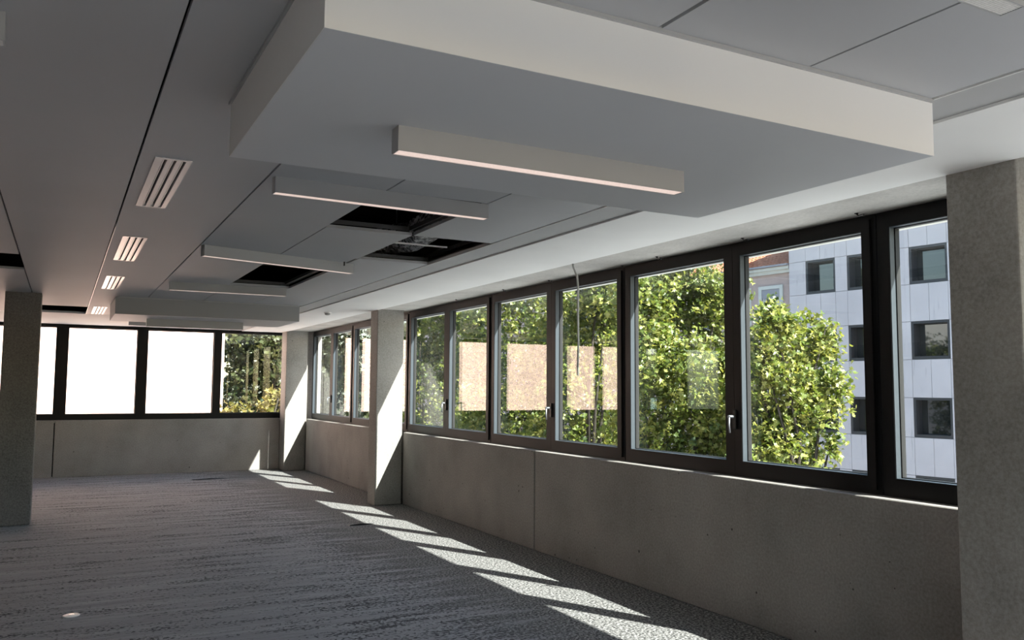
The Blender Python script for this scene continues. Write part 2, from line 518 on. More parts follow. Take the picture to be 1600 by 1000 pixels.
# ------------------------------------------------------------------ windows
wcount = [0]
def frame_box(g, axis, p0, p1, a0, a1, z0, z1):
    """box with p = depth range out through the wall, a = along the wall"""
    if axis == 'x': g.box(p0, p1, a0, a1, z0, z1)
    else: g.box(a0, a1, p0, p1, z0, z1)
def ring(axis, p0, p1, a0, a1, z0, z1, wl_, wr_, wb_, wt_):
    g = Geo()
    frame_box(g, axis, p0, p1, a0, a0 + wl_, z0, z1)
    frame_box(g, axis, p0, p1, a1 - wr_, a1, z0, z1)
    frame_box(g, axis, p0, p1, a0 + wl_, a1 - wr_, z0, z0 + wb_)
    frame_box(g, axis, p0, p1, a0 + wl_, a1 - wr_, z1 - wt_, z1)
    return g
def sash(w, a0, a1, z0, z1, inner, glass_lo, glass_hi, tilt=0.0):
    """opening leaf of a right-hand window; glass between glass_lo and glass_hi"""
    zb, zt = 1.087, 2.574
    s = ring('x', inner, 4.385, a0, a1, z0, z1, glass_lo - a0, a1 - glass_hi, zb - z0, z1 - zt).build('sash', M_frame, w)
    ring('x', 4.352, 4.388, glass_lo - 0.001, glass_hi + 0.001, zb - 0.001, zt + 0.001, 0.009, 0.009, 0.009, 0.009).build('gasket', M_gasket, s)
    ring('x', 4.306, 4.346, glass_lo - 0.0005, glass_hi + 0.0005, zb - 0.0005, zt + 0.0005, 0.004, 0.004, 0.004, 0.004).build('glazing_bead', M_bead, s)
    x0 = 4.372
    g = Geo()
    g.hexa([(x0, glass_lo, zb), (x0 + 0.022, glass_lo, zb), (x0 + 0.022 + tilt, glass_hi, zb), (x0 + tilt, glass_hi, zb),
            (x0, glass_lo, zt), (x0 + 0.022, glass_lo, zt), (x0 + 0.022 + tilt, glass_hi, zt), (x0 + tilt, glass_hi, zt)])
    g.build('pane', M_glass, s)
    return s
def casement(y0, handle=True):
    """one two-leaf casement unit starting at post centre y0 (near end), 2.585 long"""
    wcount[0] += 1
    y1 = y0 + 2.585
    w = struct('window_%d' % wcount[0], (4.3, y0, SILL))
    w['label'] = 'anthracite two leaf casement window in the long right-hand row'
    ring('x', 4.318, 4.392, y0 + 0.004, y1 - 0.004, SILL, 2.672, 0.05, 0.05, 0.052, 0.055).build('frame', M_frame, w)
    m0, m1 = y0 + 1.153, y0 + 1.318
    sash(w, y0 + 0.036, m0 + 0.072, SILL + 0.030, 2.640, 4.302, y0 + 0.0975, m0, 0.0)
    s = sash(w, m0 + 0.074, y1 - 0.036, SILL + 0.030, 2.640, 4.302, m1, y1 - 0.0975, 0.0)
    if handle:
        hy, hz = m0 + 0.062, 1.385
        h = Geo().box(4.285, 4.302, hy - 0.016, hy + 0.016, hz - 0.07, hz + 0.07).build('handle_plate', M_black, s, 0.003)
        g = Geo()
        g.tube([(4.292, hy, hz + 0.02), (4.232, hy, hz + 0.02)], 0.011, 10)
        g.tube([(4.240, hy, hz + 0.030), (4.234, hy - 0.004, hz - 0.04), (4.238, hy - 0.008, hz - 0.095)], [0.009, 0.008, 0.007], 8)
        g.build('handle', M_chrome, w, smooth=True)
for k in (0, 1, 2, 3, 4, -1):
    casement(3.39 + 2.585 * k, True)
# sill strip under the frames
sl = Geo().box(4.37, 4.50, YB, 16.4, SILL - 0.045, SILL - 0.002).build('trim_1', M_sill); sl['kind'] = 'structure'

# far wall fixed windows
for i, a in enumerate([-7.82, -6.52, -5.22, -3.92, -2.62, -1.32, -0.02, 1.285, 2.607]):
    b = a + (1.305 if a == -0.02 else 1.322 if a == 1.285 else 1.30 if a != 2.607 else 1.60)
    wcount[0] += 1
    w = struct('window_%d' % wcount[0], (a, YF + 0.1, SILL))
    w['label'] = 'dark framed fixed window in the far wall row'
    lw = 0.093 if a < 1.2 else 0.088 if a < 2 else 0.073
    rw = 0.092 if a < 1 else 0.073
    ring('y', 16.775, 16.86, a, b, SILL + 0.002, 2.705, lw, rw, 0.105, 0.085).build('frame', M_frame, w)
    ring('y', 16.83, 16.87, a + lw - 0.001, b - rw + 0.001, SILL + 0.106, 2.621, 0.01, 0.01, 0.01, 0.01).build('gasket', M_gasket, w)
    Geo().box(a + lw, b - rw, 16.842, 16.862, SILL + 0.107, 2.62).build('pane', M_glass, w)
sl = Geo().box(XL, 4.3, YF + 0.17, YF + 0.30, SILL - 0.045, SILL - 0.002).build('trim_2', M_sill); sl['kind'] = 'structure'

# unseen windows added behind the viewpoint to brighten the near ceiling and raft
for i in range(4):
    a = -1.49 + i * 1.357; b = a + 1.355
    wcount[0] += 1
    w = struct('window_%d' % wcount[0], (a, YB - 0.1, SILL))
    ring('y', YB - 0.18, YB - 0.09, a, b, SILL + 0.002, 2.698, 0.09, 0.09, 0.1, 0.085).build('frame', M_frame, w)
    Geo().box(a + 0.09, b - 0.09, YB - 0.15, YB - 0.13, SILL + 0.103, 2.612).build('pane', M_glass, w)

# ------------------------------------------------------------------ dropped rafts and light fittings
def raft(y0, y1, x0, x1, label, mat=None):
    z0 = 2.464
    t = thing('ceiling_raft', ((x0 + x1) / 2, (y0 + y1) / 2, z0), label, 'ceiling raft', 'dropped ceiling rafts')
    g = Geo()
    e = 0.012
    g.box(x0, x1, y0, y0 + e, z0, ZC - 0.006); g.box(x0, x1, y1 - e, y1, z0, ZC - 0.006)
    g.box(x0, x0 + e, y0 + e, y1 - e, z0, ZC - 0.006); g.box(x1 - e, x1, y0 + e, y1 - e, z0, ZC - 0.006)
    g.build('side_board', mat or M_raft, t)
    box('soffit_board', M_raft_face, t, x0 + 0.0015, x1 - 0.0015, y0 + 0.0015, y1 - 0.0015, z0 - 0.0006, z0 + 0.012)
    g = Geo()
    g.box(x0 + 0.02, x1 - 0.006, y0 - 0.010, y0 + 0.012, ZC - 0.012, ZC + 0.012)
    g.build('edge_trim', M_strip, t)
    return t
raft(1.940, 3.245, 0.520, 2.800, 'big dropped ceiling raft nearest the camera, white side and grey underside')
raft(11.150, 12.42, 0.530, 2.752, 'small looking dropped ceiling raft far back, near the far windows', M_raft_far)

def light(x0, y0, x1, y1, zt, label, w=0.06, h=0.085, on=True):
    """linear fitting whose near long face runs from (x0,y0) to (x1,y1)"""
    d = Vector((x1 - x0, y1 - y0, 0)); L = d.length; d.normalize()
    n = Vector((-d.y, d.x, 0))
    P = Vector((x0, y0, 0))
    t = thing('ceiling_light', (x0, y0, zt), label, 'light', 'linear ceiling lights')
    def hx(g, s0, s1, w0, w1, z0, z1):
        pts = []
        for z in (z0, z1):
            for s_, w_ in ((s0, w0), (s1, w0), (s1, w1), (s0, w1)):
                q = P + d * s_ + n * w_; pts.append((q.x, q.y, z))
        g.hexa(pts)
    zb = zt - h
    g = Geo(); e = 0.003
    hx(g, 0, L, 0, e, zb, zt); hx(g, 0, L, w - e, w, zb, zt); hx(g, 0.004, L - 0.004, e, w - e, zb + 0.03, zt)
    g.build('housing', M_lampwhite, t)
    for s0, s1 in ((0, 0.004), (L - 0.004, L)):
        g = Geo(); hx(g, s0, s1, e, w - e, zb, zt); g.build('end_cap', M_lampwhite, t)
    # prismatic cover: fine ridges along the fitting
    g = Geo()
    nr = 9
    for k in range(nr):
        a = e + (w - 2 * e) * k / nr; b = e + (w - 2 * e) * (k + 1) / nr
        q = [P + d * s_ + n * w_ for s_ in (0.004, L - 0.004) for w_ in (a, (a + b) / 2, b)]
        bi = len(g.v)
        for i, p in enumerate(q):
            g.v.append((p.x, p.y, zb + (0.0012 if i % 3 == 1 else 0.0022)))
        g.f += [(bi, bi + 1, bi + 4, bi + 3), (bi + 1, bi + 2, bi + 5, bi + 4)]
    # close the cover from above so it has thickness
    hx(g, 0.004, L - 0.004, e, w - e, zb + 0.0024, zb + 0.006)
    g.build('diffuser', M_diff if on else M_diff_off, t)
    return t
light(0.942, 2.562, 2.142, 2.562, 2.4634, 'white linear light under the big near raft, bright and pinkish underneath', 0.062)
light(0.918, 4.290, 2.165, 4.345, ZC, 'white linear light in front of the two black openings, second from camera')
light(0.915, 6.678, 2.209, 7.07, ZC, 'white linear light hung slightly askew, third from camera')
light(0.938, 9.26, 2.132, 9.24, ZC, 'white linear light just before the far raft, behind the farther opening')
light(0.930, 11.74, 2.140, 11.74, 2.4634, 'white linear light under the small far raft', 0.062, 0.1)
light(0.930, 15.10, 2.140, 15.10, ZC, 'white linear light beyond the far raft, half hidden, near the far windows')
light(0.740, 1.10, 1.940, 1.10, 2.578, 'white linear light end cut off by the top right corner of the frame', on=False)
light(-1.42, 2.76, -0.19, 2.76, ZC, 'end of a linear light in the top left corner of the frame', on=False)

# ------------------------------------------------------------------ slot vents
for i, ((a, b), lab) in enumerate(zip(VENTS, ['white three slot ceiling vent nearest the camera, slots plainly dark',
                                            'white three slot ceiling vent second from the camera',
                                            'white three slot ceiling vent third from the camera',
                                            'white three slot ceiling vent beside the far raft, farthest away'])):
    t = thing('slot_vent', ((VX0 + VX1) / 2, (a + b) / 2, ZC), lab, 'vent', 'slot vents in the ceiling')
    z0, z1 = ZC - 0.004, ZC + 0.018
    W = VX1 - VX0
    sl_c = [VX0 + W * f for f in (0.27, 0.53, 0.79)]
    hw = 0.0095
    g = Geo()
    g.box(VX0, VX1, a, a + 0.02, z0, z1); g.box(VX0, VX1, b - 0.02, b, z0, z1)
    g.box(VX0, sl_c[0] - hw, a + 0.02, b - 0.02, z0, z1); g.box(sl_c[2] + hw, VX1, a + 0.02, b - 0.02, z0, z1)
    g.build('frame', M_vent, t)
    for k in (0, 1):
        box('slat', M_vent, t, sl_c[k] + hw, sl_c[k + 1] - hw, a + 0.02, b - 0.02, z0, z1)
    for k in range(3):
        box('deflector', M_vent, t, sl_c[k] - 0.006, sl_c[k] - 0.001, a + 0.022, b - 0.022, z0 + 0.004, z1 + 0.02)
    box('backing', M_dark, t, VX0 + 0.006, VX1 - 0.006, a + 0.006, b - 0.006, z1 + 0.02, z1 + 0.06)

# ------------------------------------------------------------------ small ceiling and floor items
sm = thing('smoke_detector', (3.30, 11.75, ZC - 0.012), 'small round smoke detector on the white border before the far column', 'smoke detector')
Geo().lathe((3.30, 11.75, ZC - 0.012), [(0.05, 0.0), (0.052, -0.006), (0.050, -0.016), (0.03, -0.018)], 24).build('base', M_whiteplastic, sm, smooth=False)
Geo().lathe((3.30, 11.75, ZC - 0.030), [(0.038, 0.0), (0.040, -0.010), (0.032, -0.022), (0.012, -0.027)], 24).build('sensor_head', M_cable, sm)

cb = thing('hanging_cable', (3.808, 6.02, ZC), 'thin grey cable hanging from the ceiling edge in front of the windows', 'cable')
Geo().tube([(3.808, 6.02, ZC), (3.815, 6.02, 2.63), (3.845, 6.01, 2.56), (3.85, 6.0, 2.45), (3.848, 6.0, 2.2), (3.852, 6.0, 1.98), (3.846, 6.0, 1.78)],
           0.009, 8).build('cord', M_cable, cb, smooth=True)
Geo().tube([(3.846, 6.0, 1.78), (3.846, 6.0, 1.71)], 0.011, 10).build('connector', M_gal, cb)

HK = [(4.278, 5.96), (4.226, 5.407), (4.225, 4.427), (4.22, 3.449), (4.24, 7.15), (4.205, 8.07), (4.20, 9.3)]
HL = ['at the post right of the hanging cable', 'second right of the hanging cable', 'above the wide leafy pane', 'above the facade pane',
      'first left of the hanging cable', 'second left of the hanging cable', 'nearest the middle column']
for (x, y), l_ in zip(HK, HL):
    t = thing('soffit_anchor', (x, y, ZC), 'tiny bent wire anchor in the soffit, ' + l_, 'anchor', 'wire anchors in the window soffit')
    Geo().lathe((x, y, ZC), [(0.012, 0.002), (0.012, -0.003)], 10).build('hole_plug', M_dark, t)
    Geo().tube([(x, y, ZC - 0.002), (x + 0.002, y - 0.012, ZC - 0.018), (x, y - 0.05, ZC - 0.016), (x, y - 0.06, ZC - 0.028)], 0.0045, 6).build('wire', M_black, t)

dc = thing('floor_cap', (0.13, 6.715, 0.0), 'small round white cap lying on the carpet at the lower left', 'floor cap')
Geo().lathe((0.13, 6.715, 0.0), [(0.054, 0.0), (0.055, 0.004), (0.050, 0.007), (0.040, 0.008)], 32).build('disc', M_whiteplastic, dc)
Geo().lathe((0.13, 6.715, 0.0075), [(0.022, 0.0), (0.021, 0.003), (0.004, 0.0034)], 24).build('knob', M_vent, dc)

# lifted edges of carpet tiles
for (x, y, L_, lab) in ((2.02, 15.3, 0.62, 'dark lifted edge of a carpet tile near the far wall'), (3.0, 9.55, 0.3, 'short dark lifted carpet tile edge beside the sun patches')):
    o = Geo().hexa([(x, y, 0.0), (x + L_, y + 0.01, 0.0), (x + L_, y + 0.10, 0.0), (x, y + 0.09, 0.0),
                    (x + 0.02, y + 0.005, 0.012), (x + L_ * 0.5, y, 0.02), (x + L_ * 0.5, y + 0.09, 0.002), (x + 0.02, y + 0.085, 0.002)]).build('carpet_flap', M_black)
    tag(o, lab, 'carpet flap', 'lifted carpet edges')

# plenum contents seen through the missing panels
fd = thing('foil_duct', (2.57, 7.0, 2.87), 'crinkled silver foil duct inside the black ceiling opening by the window border', 'duct')
g = Geo()
pts = [(2.44, 7.65, 2.92), (2.50, 7.3, 2.92), (2.57, 7.0, 2.92), (2.62, 6.72, 2.91), (2.60, 6.42, 2.92), (2.66, 6.1, 2.97)]
g.tube(pts, [0.11, 0.13, 0.125, 0.12, 0.12, 0.12], 20)
for i, v in enumerate(g.v):
    k = 1 + rng.uniform(-0.16, 0.16)
    c = pts[min(i // 20, 5)]
    g.v[i] = tuple(c[j] + (v[j] - c[j]) * k for j in range(3))
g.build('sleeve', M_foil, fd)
Geo().tube([(2.435, 7.68, 2.92), (2.44, 7.64, 2.92)], 0.122, 20).build('clamp', M_gal, fd)
Geo().tube([(2.57, 7.0, 3.02), (2.57, 7.0, 3.302)], 0.005, 6).build('hanger_rod', M_gal, fd)
dd = thing('steel_duct', (1.8, 8.6, 2.9), 'dark steel duct inside the farther black ceiling opening', 'duct')
box('duct_body', M_frame, dd, 1.2, 2.1, 8.45, 8.75, 2.84, 3.05, 0.01)
for yy in (8.47, 8.73):
    Geo().tube([(1.4, yy, 3.04), (1.4, yy, 3.302)], 0.005, 6).build('hanger_rod', M_gal, dd)
box('flange', M_gal, dd, 1.62, 1.65, 8.43, 8.77, 2.82, 3.07)
cl = thing('black_clip', (2.10, 7.0, ZC), 'small black clip hanging from a ceiling joint behind the askew light', 'clip')
box('tongue', M_black, cl, 2.095, 2.105, 6.985, 7.0, ZC - 0.035, ZC + 0.01)
box('bar', M_black, cl, 2.06, 2.145, 6.78, 7.2, ZC - 0.001, ZC + 0.004) if False else box('bar', M_black, cl, 2.128, 2.148, 6.78, 7.22, ZC - 0.003, ZC + 0.006)

# ------------------------------------------------------------------ outdoors
GZ = -7.2
gr = Geo().box(-40, 4.6, -40, YB - 0.4, GZ - 0.3, GZ).build('ground', M_pave); gr['kind'] = 'structure'
gr = Geo().box(4.6, 60, -40, 90, GZ - 0.3, GZ).build('ground', M_pave); gr['kind'] = 'structure'
g2 = Geo().box(-40, 4.6, 17.2, 90, GZ - 0.3, GZ).build('ground', M_pave); g2['kind'] = 'structure'
rd = Geo().box(16.5, 24, -40, 90, GZ, GZ + 0.02).build('road', M_asphalt); rd['kind'] = 'structure'
ow = Geo().box(XL - 0.2, 4.48, YB - 0.2, 16.95, GZ, -0.26).build('wall_outer', M_conc); ow['kind'] = 'structure'

# grey office across the street, facade turned 8 degrees
A8 = math.radians(8)
FT = Vector((-math.sin(A8), math.cos(A8), 0)); FN = Vector((-math.cos(A8), -math.sin(A8), 0))
FP = Vector((29.0, 20.632, 0))
def fac(g, s0, s1, d0, d1, z0, z1, base=FP):
    """box on the facade plane: s along, d towards us"""
    pts = []
    for z in (z0, z1):
        for s_, d_ in ((s0, d0), (s1, d0), (s1, d1), (s0, d1)):
            q = base + FT * s_ + FN * d_; pts.append((q.x, q.y, z))
    g.hexa(pts)
    return g
ob = thing('office_building', (29.0, 20.632, GZ), 'pale grey panelled office block across the street with square dark windows', 'building')
fac(Geo(), -11.5, 6.08, -9.0, -0.75, GZ, 10.2).build('body', M_joint, ob)
ROWS = [(7.18, 5.72), (4.27, 2.80), (1.335, -0.18), (-1.62, -3.10)]
BAYS = [(-0.85, 0.63), (1.85, 3.28), (3.83, 5.24), (-2.9, -1.45), (-4.95, -3.52), (-7.0, -5.6), (-9.0, -7.6), (-11.0, -9.6)]
bs = sorted(BAYS)
for (zt, zb) in ROWS:
    for a, b in BAYS:
        g = Geo(); D0, D1 = -0.62, -0.02
        fac(g, a, a + 0.09, D0, D1, zb, zt); fac(g, b - 0.09, b, D0, D1, zb, zt)
        fac(g, a + 0.09, b - 0.09, D0, D1, zb, zb + 0.12); fac(g, a + 0.09, b - 0.09, D0, D1, zt - 0.09, zt)
        wv = g.build('window', M_fwin, ob)
        fac(Geo(), a + 0.085, b - 0.085, -0.50, -0.46, zb + 0.11, zt - 0.08).build('pane', M_dglass, wv)
# cladding panels with open joints
def clad(s0, s1, z0, z1):
    j = 0.007
    fac(Geo(), s0 + j, s1 - j, -0.70, random.uniform(-0.004, 0.004), z0 + j, z1 - j).build('panel', M_panel, ob)
lv = [(10.2, ROWS[0][0])] + [(ROWS[i][1], ROWS[i + 1][0]) for i in range(3)] + [(ROWS[3][1], GZ)]
cuts = [-11.5] + [v for b in bs for v in b] + [6.08]
for i in range(0, len(cuts) - 1, 2):                         # piers
    for zt, zb in ROWS:
        clad(cuts[i], cuts[i + 1], zb, zt)
for zt, zb in lv:
    for i in range(0, len(cuts) - 1, 2):
        clad(cuts[i], cuts[i + 1], zb, zt)
    for a, b in bs:
        m = (a + b) / 2
        clad(a, m, zb, zt); clad(m, b, zb, zt)

# pink house with a tiled roof next to it
HP = FP - FN * 0.3
ph = thing('pink_house', tuple(HP + FT * 7), 'pale pink house with terracotta tiled roof beside the office block', 'building')
ph.location.z = GZ; ph['_o'] = (ph['_o'][0], ph['_o'][1], GZ)
fac(Geo(), 6.12, 40, -9.0, 0.0, GZ, 6.83, HP).build('wall', M_pink, ph)
g = Geo(); fac(g, 6.12, 40, -0.1, 0.16, 6.83, 6.98, HP); fac(g, 6.12, 40, -0.1, 0.30, 6.98, 7.12, HP)
g.build('cornice', M_cream, ph)
fac(Geo(), 6.12, 40, 0.18, 0.42, 7.12, 7.20, HP).build('gutter', M_pelmet, ph)
rs = math.tan(math.radians(24))
fac(Geo(), 6.12, 40, -9.0, 0.3, 7.10, 7.14, HP).build('roof_base', M_rooft, ph)
g = Geo()
for r_ in range(13):                                        # rows of barrel tiles climbing the slope
    for c_ in range(0, 90):
        s0 = 6.14 + c_ * 0.2
        d0 = 0.34 - r_ * 0.32; d1 = d0 - 0.36
        z0 = 7.17 + r_ * 0.32 * rs
        pts = []
        q = []
        for d_, z_ in ((d0, z0 + 0.03), (d1, z0 + 0.36 * rs)):
            for s_, h_ in ((s0, 0.0), (s0 + 0.05, 0.05), (s0 + 0.12, 0.06), (s0 + 0.18, 0.0)):
                w_ = HP + FT * s_ + FN * d_; q.append((w_.x, w_.y, z_ + h_))
        bi = len(g.v); g.v += q
        g.f += [(bi, bi + 1, bi + 5, bi + 4), (bi + 1, bi + 2, bi + 6, bi + 5), (bi + 2, bi + 3, bi + 7, bi + 6), (bi, bi + 3, bi + 2, bi + 1)]
for d0, z0, d1, z1 in ((0.30, 7.13, -4.0, 7.13 + 4.3 * rs),):
    pts = []
    for z_off in (0, 0.04):
        for s_, d_, z_ in ((6.12, d0, z0), (40, d0, z0), (40, d1, z1), (6.12, d1, z1)):
            w_ = HP + FT * s_ + FN * d_; pts.append((w_.x, w_.y, z_ + z_off))
    g.hexa(pts)
rt = g.build('roof_tiles', M_rooft, ph); rt['kind'] = 'stuff'
for (a, b) in ((6.60, 7.92), (8.36, 9.70), (10.6, 11.9), (13.0, 14.3), (16, 17.3), (19, 20.3)):
    for zt in (6.32, 2.6, -1.2):
        g = Geo()
        fac(g, a, a + 0.17, 0.0, 0.07, zt - 2.25, zt, HP); fac(g, b - 0.17, b, 0.0, 0.07, zt - 2.25, zt, HP)
        fac(g, a + 0.17, b - 0.17, 0.0, 0.07, zt - 0.16, zt, HP)
        w = g.build('window_surround', M_cream, ph)
        fac(Geo(), a + 0.17, b - 0.17, 0.005, 0.012, zt - 2.25, zt - 0.16, HP).build('pane', M_dglass, w)
        g = Geo()
        n_ = 9
        for k in range(n_):                                   # scalloped pelmet
            x0 = a + 0.18 + (b - a - 0.36) * k / n_; x1 = a + 0.18 + (b - a - 0.36) * (k + 1) / n_
            fac(g, x0, x1, 0.02, 0.05, zt - 0.55 - (0.07 if k % 2 else 0.0), zt - 0.17, HP)
        g.build('pelmet', M_pelmet, w)
        g = Geo()
        fac(g, a + 0.2, a + 0.42, 0.013, 0.018, zt - 2.2, zt - 0.5, HP); fac(g, b - 0.42, b - 0.2, 0.013, 0.018, zt - 2.2, zt - 0.5, HP)
        fac(g, (a + b) / 2 - 0.03, (a + b) / 2 + 0.03, 0.013, 0.03, zt - 2.2, zt - 0.5, HP)
        g.build('curtain', M_curtain, w)
        g = Geo()
        for k in range(8):
            x0 = a + 0.18 + (b - a - 0.36) * k / 7
            fac(g, x0 - 0.012, x0 + 0.012, 0.10, 0.124, zt - 2.2, zt - 1.78, HP)
        fac(g, a + 0.15, b - 0.15, 0.095, 0.13, zt - 1.78, zt - 1.74, HP)
        g.build('railing', M_pelmet, w)

# sunlit pale building beyond the far windows
YB2 = 26.0
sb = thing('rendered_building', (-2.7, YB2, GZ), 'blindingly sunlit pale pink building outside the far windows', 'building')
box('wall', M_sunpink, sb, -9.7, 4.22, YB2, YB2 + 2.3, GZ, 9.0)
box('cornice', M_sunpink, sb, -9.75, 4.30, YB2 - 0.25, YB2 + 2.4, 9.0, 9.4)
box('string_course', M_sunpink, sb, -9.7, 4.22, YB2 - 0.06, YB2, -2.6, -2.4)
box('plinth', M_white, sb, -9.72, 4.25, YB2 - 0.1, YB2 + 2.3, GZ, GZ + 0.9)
bb = thing('balcony_building', (-11, 27.5, GZ), 'white apartment block with glass balconies, seen mirrored in the right panes', 'building')
box('wall', M_white, bb, -13.25, -9.9, 27.5, 36, GZ, 9.0)
box('roof_slab', M_cream, bb, -13.35, -9.85, 27.1, 36.2, 9.0, 9.3)
for zf in (-5.6, -2.75, 0.1, 2.95, 5.8):
    for xx in (-13.0,):
        s_ = box('balcony_slab', M_white, bb, xx, xx + 1.65, 26.2, 27.5, zf, zf + 0.2)
        box('balcony_glass', M_balglass, s_, xx + 0.05, xx + 1.6, 26.2, 26.24, zf + 0.2, zf + 1.15)
        w = box('window', M_fwin, bb, xx + 0.2, xx + 1.5, 27.45, 27.52, zf + 0.2, zf + 2.3)
        box('pane', M_dglass, w, xx + 0.3, xx + 1.4, 27.43, 27.46, zf + 0.3, zf + 2.2)

# ------------------------------------------------------------------ trees
BLOBS = {
'A' : [(13.96, 13.64, 2.94, 0.6), (15.28, 14.08, 2.56, 0.82), (15.27, 13.48, 1.74, 0.58), (14.35, 13.8, 1.59, 0.87), (13.77, 13.8, 2.15, 0.64), (14.92, 13.65, 1.01, 0.61), (15.27, 13.34, 0.35, 0.29), (14.21, 13.89, 0.44, 0.72), (15.1, 13.99, -0.05, 0.47), (14.1, 14.45, 0.85, 0.66), (13.68, 14.19, 2.3, 0.43), (13.81, 13.81, -0.8, 0.84), (15.52, 14.01, -0.85, 0.59), (15.64, 13.37, 1.52, 0.26), (13.77, 14.15, -0.27, 0.72), (13.99, 13.79, 3.28, 0.32), (15.24, 13.38, 2.9, 0.26), (14.32, 13.82, -0.34, 0.64)] ,
'B' : [(14.73, 17.26, 3.77, 1.05), (13.89, 17.68, 3.94, 1.02), (15.12, 17.1, 2.33, 0.93), (13.3, 16.57, 2.2, 1.12), (12.62, 16.83, 2.35, 0.95), (14.19, 16.54, 0.93, 0.97), (13.22, 17.51, 0.74, 1.07), (14.89, 16.76, -0.15, 0.74), (14.02, 17.23, -0.4, 0.99), (12.97, 17.28, 3.85, 0.82), (15.35, 16.89, 1.07, 0.67), (15.38, 16.65, 2.41, 0.59), (14.84, 16.51, 3.88, 0.74), (12.99, 17.36, -0.85, 0.97), (14.12, 16.5, -1.45, 1.12), (15.01, 16.06, 0.3, 0.72), (15.42, 16.47, 1.58, 0.66)] ,
'C' : [(14.97, 21.96, 5.19, 1.22), (13.79, 22.36, 4.95, 1.21), (16.0, 22.72, 3.86, 1.06), (14.92, 23.38, 3.44, 1.38), (16.08, 23.22, 1.76, 1.28), (14.46, 23.43, 1.54, 1.25), (15.67, 23.38, 0.06, 1.17), (14.21, 23.42, -0.12, 1.04), (15.18, 23.02, -1.55, 1.24), (16.25, 22.17, 5.94, 1.05), (16.25, 22.74, -0.33, 1.05), (15.11, 22.52, 6.53, 1.25)] ,
'D' : [(16.1, 28.5, 5.53, 1.51), (14.62, 28.37, 4.93, 1.35), (16.12, 28.01, 3.24, 1.48), (15.39, 30.38, 2.8, 1.56), (15.87, 28.55, 1.02, 1.49), (14.5, 29.13, 0.52, 1.36), (16.51, 28.17, -0.45, 1.24), (15.91, 29.65, -1.28, 1.53), (15.17, 28.39, 7.21, 1.49), (17.02, 28.58, 7.4, 1.28)] ,
'E' : [(16.14, 35.19, 5.62, 1.63), (15.2, 36.76, 5.09, 1.67), (17.27, 36.85, 3.33, 1.86), (15.62, 37.68, 2.39, 1.86), (17.3, 37.57, 0.53, 1.88), (15.69, 38.56, -0.11, 1.73), (16.8, 37.93, -1.65, 1.56), (16.88, 35.42, 7.5, 1.66), (14.62, 37.7, 3.6, 1.53), (15.48, 36.74, 7.56, 1.53), (14.32, 38.53, 1.14, 1.55)] ,
'F' : [(5.92, 30.04, 3.47, 1.12), (6.88, 30.32, 3.06, 0.92), (5.63, 31.21, 2.14, 0.69), (6.34, 30.75, 1.69, 1.15), (7.14, 30.26, 1.46, 0.91), (6.21, 30.97, 0.08, 1.26), (7.43, 29.68, 2.14, 0.91), (6.38, 30.29, 4.64, 1.14), (8.54, 29.57, 2.62, 1.03), (8.36, 30.45, 0.77, 1.05), (9.38, 29.2, 2.17, 1.15), (9.14, 28.59, 3.96, 1.13), (9.88, 27.94, 3.05, 0.9), (10.03, 28.93, 1.03, 1.03), (8.13, 29.9, 4.01, 1.16), (8.01, 30.77, -0.4, 1.17)] ,
'G' : [(3.93, 21.83, 0.94, 0.35), (4.53, 21.87, 0.85, 0.39), (4.79, 21.28, 1.22, 0.29), (3.67, 22.29, 0.68, 0.41), (4.26, 21.62, 0.51, 0.45), (4.88, 21.27, 0.79, 0.42)] ,
}
LEAF2D = np.array([(0, 0), (0.20, -0.10), (0.50, 0.10), (0.30, 0.22), (0.46, 0.58), (0.17, 0.50), (0.0, 1.0), (-0.17, 0.50), (-0.46, 0.58), (-0.30, 0.22), (-0.50, 0.10), (-0.20, -0.10)])
LEAF_F = [(0, 1, 2, 3), (0, 3, 4, 5), (0, 5, 6, 7), (0, 7, 8, 9), (0, 9, 10, 11)]
def leaf_arrays(n, centres, sizes):
    """n leaves: random facing, biased upward, slightly folded along the midrib"""
    N = rng.normal(size=(n, 3)); N[:, 2] = np.abs(N[:, 2]) * 0.9 + 0.15
    N += np.array([-0.15, -0.35, 0.25])
    N /= np.linalg.norm(N, axis=1)[:, None]
    R = rng.normal(size=(n, 3)); R[:, 2] -= 0.5
    Y = R - (R * N).sum(1)[:, None] * N
    Y /= np.linalg.norm(Y, axis=1)[:, None]
    X = np.cross(Y, N)
    fold = np.abs(LEAF2D[:, 0]) * 0.35
    droop = -0.25 * LEAF2D[:, 1] ** 2
    V = (centres[:, None, :] + sizes[:, None, None] * (LEAF2D[None, :, 0, None] * X[:, None, :] + (LEAF2D[None, :, 1, None] - 0.4) * Y[:, None, :] + (fold + droop)[None, :, None] * N[:, None, :]))
    return V
def crown_mesh(name, V, tones, mat, org):
    n = V.shape[0]; m = LEAF2D.shape[0]
    me = bpy.data.meshes.new(name)
    me.vertices.add(n * m)
    me.vertices.foreach_set('co', (V - np.array(org)).reshape(-1).astype(np.float32))
    F = np.array(LEAF_F)
    idx = (F[None] + (np.arange(n) * m)[:, None, None]).reshape(-1)
    nf = n * len(LEAF_F)
    me.loops.add(nf * 4)
    me.loops.foreach_set('vertex_index', idx.astype(np.int32))
    me.polygons.add(nf)
    me.polygons.foreach_set('loop_start', (np.arange(nf) * 4).astype(np.int32))
    me.polygons.foreach_set('loop_total', np.full(nf, 4, np.int32))
    at = me.attributes.new('tone', 'FLOAT', 'POINT')
    at.data.foreach_set('value', np.repeat(tones, m).astype(np.float32))
    me.update(calc_edges=True)
    me.materials.append(mat)
    return me
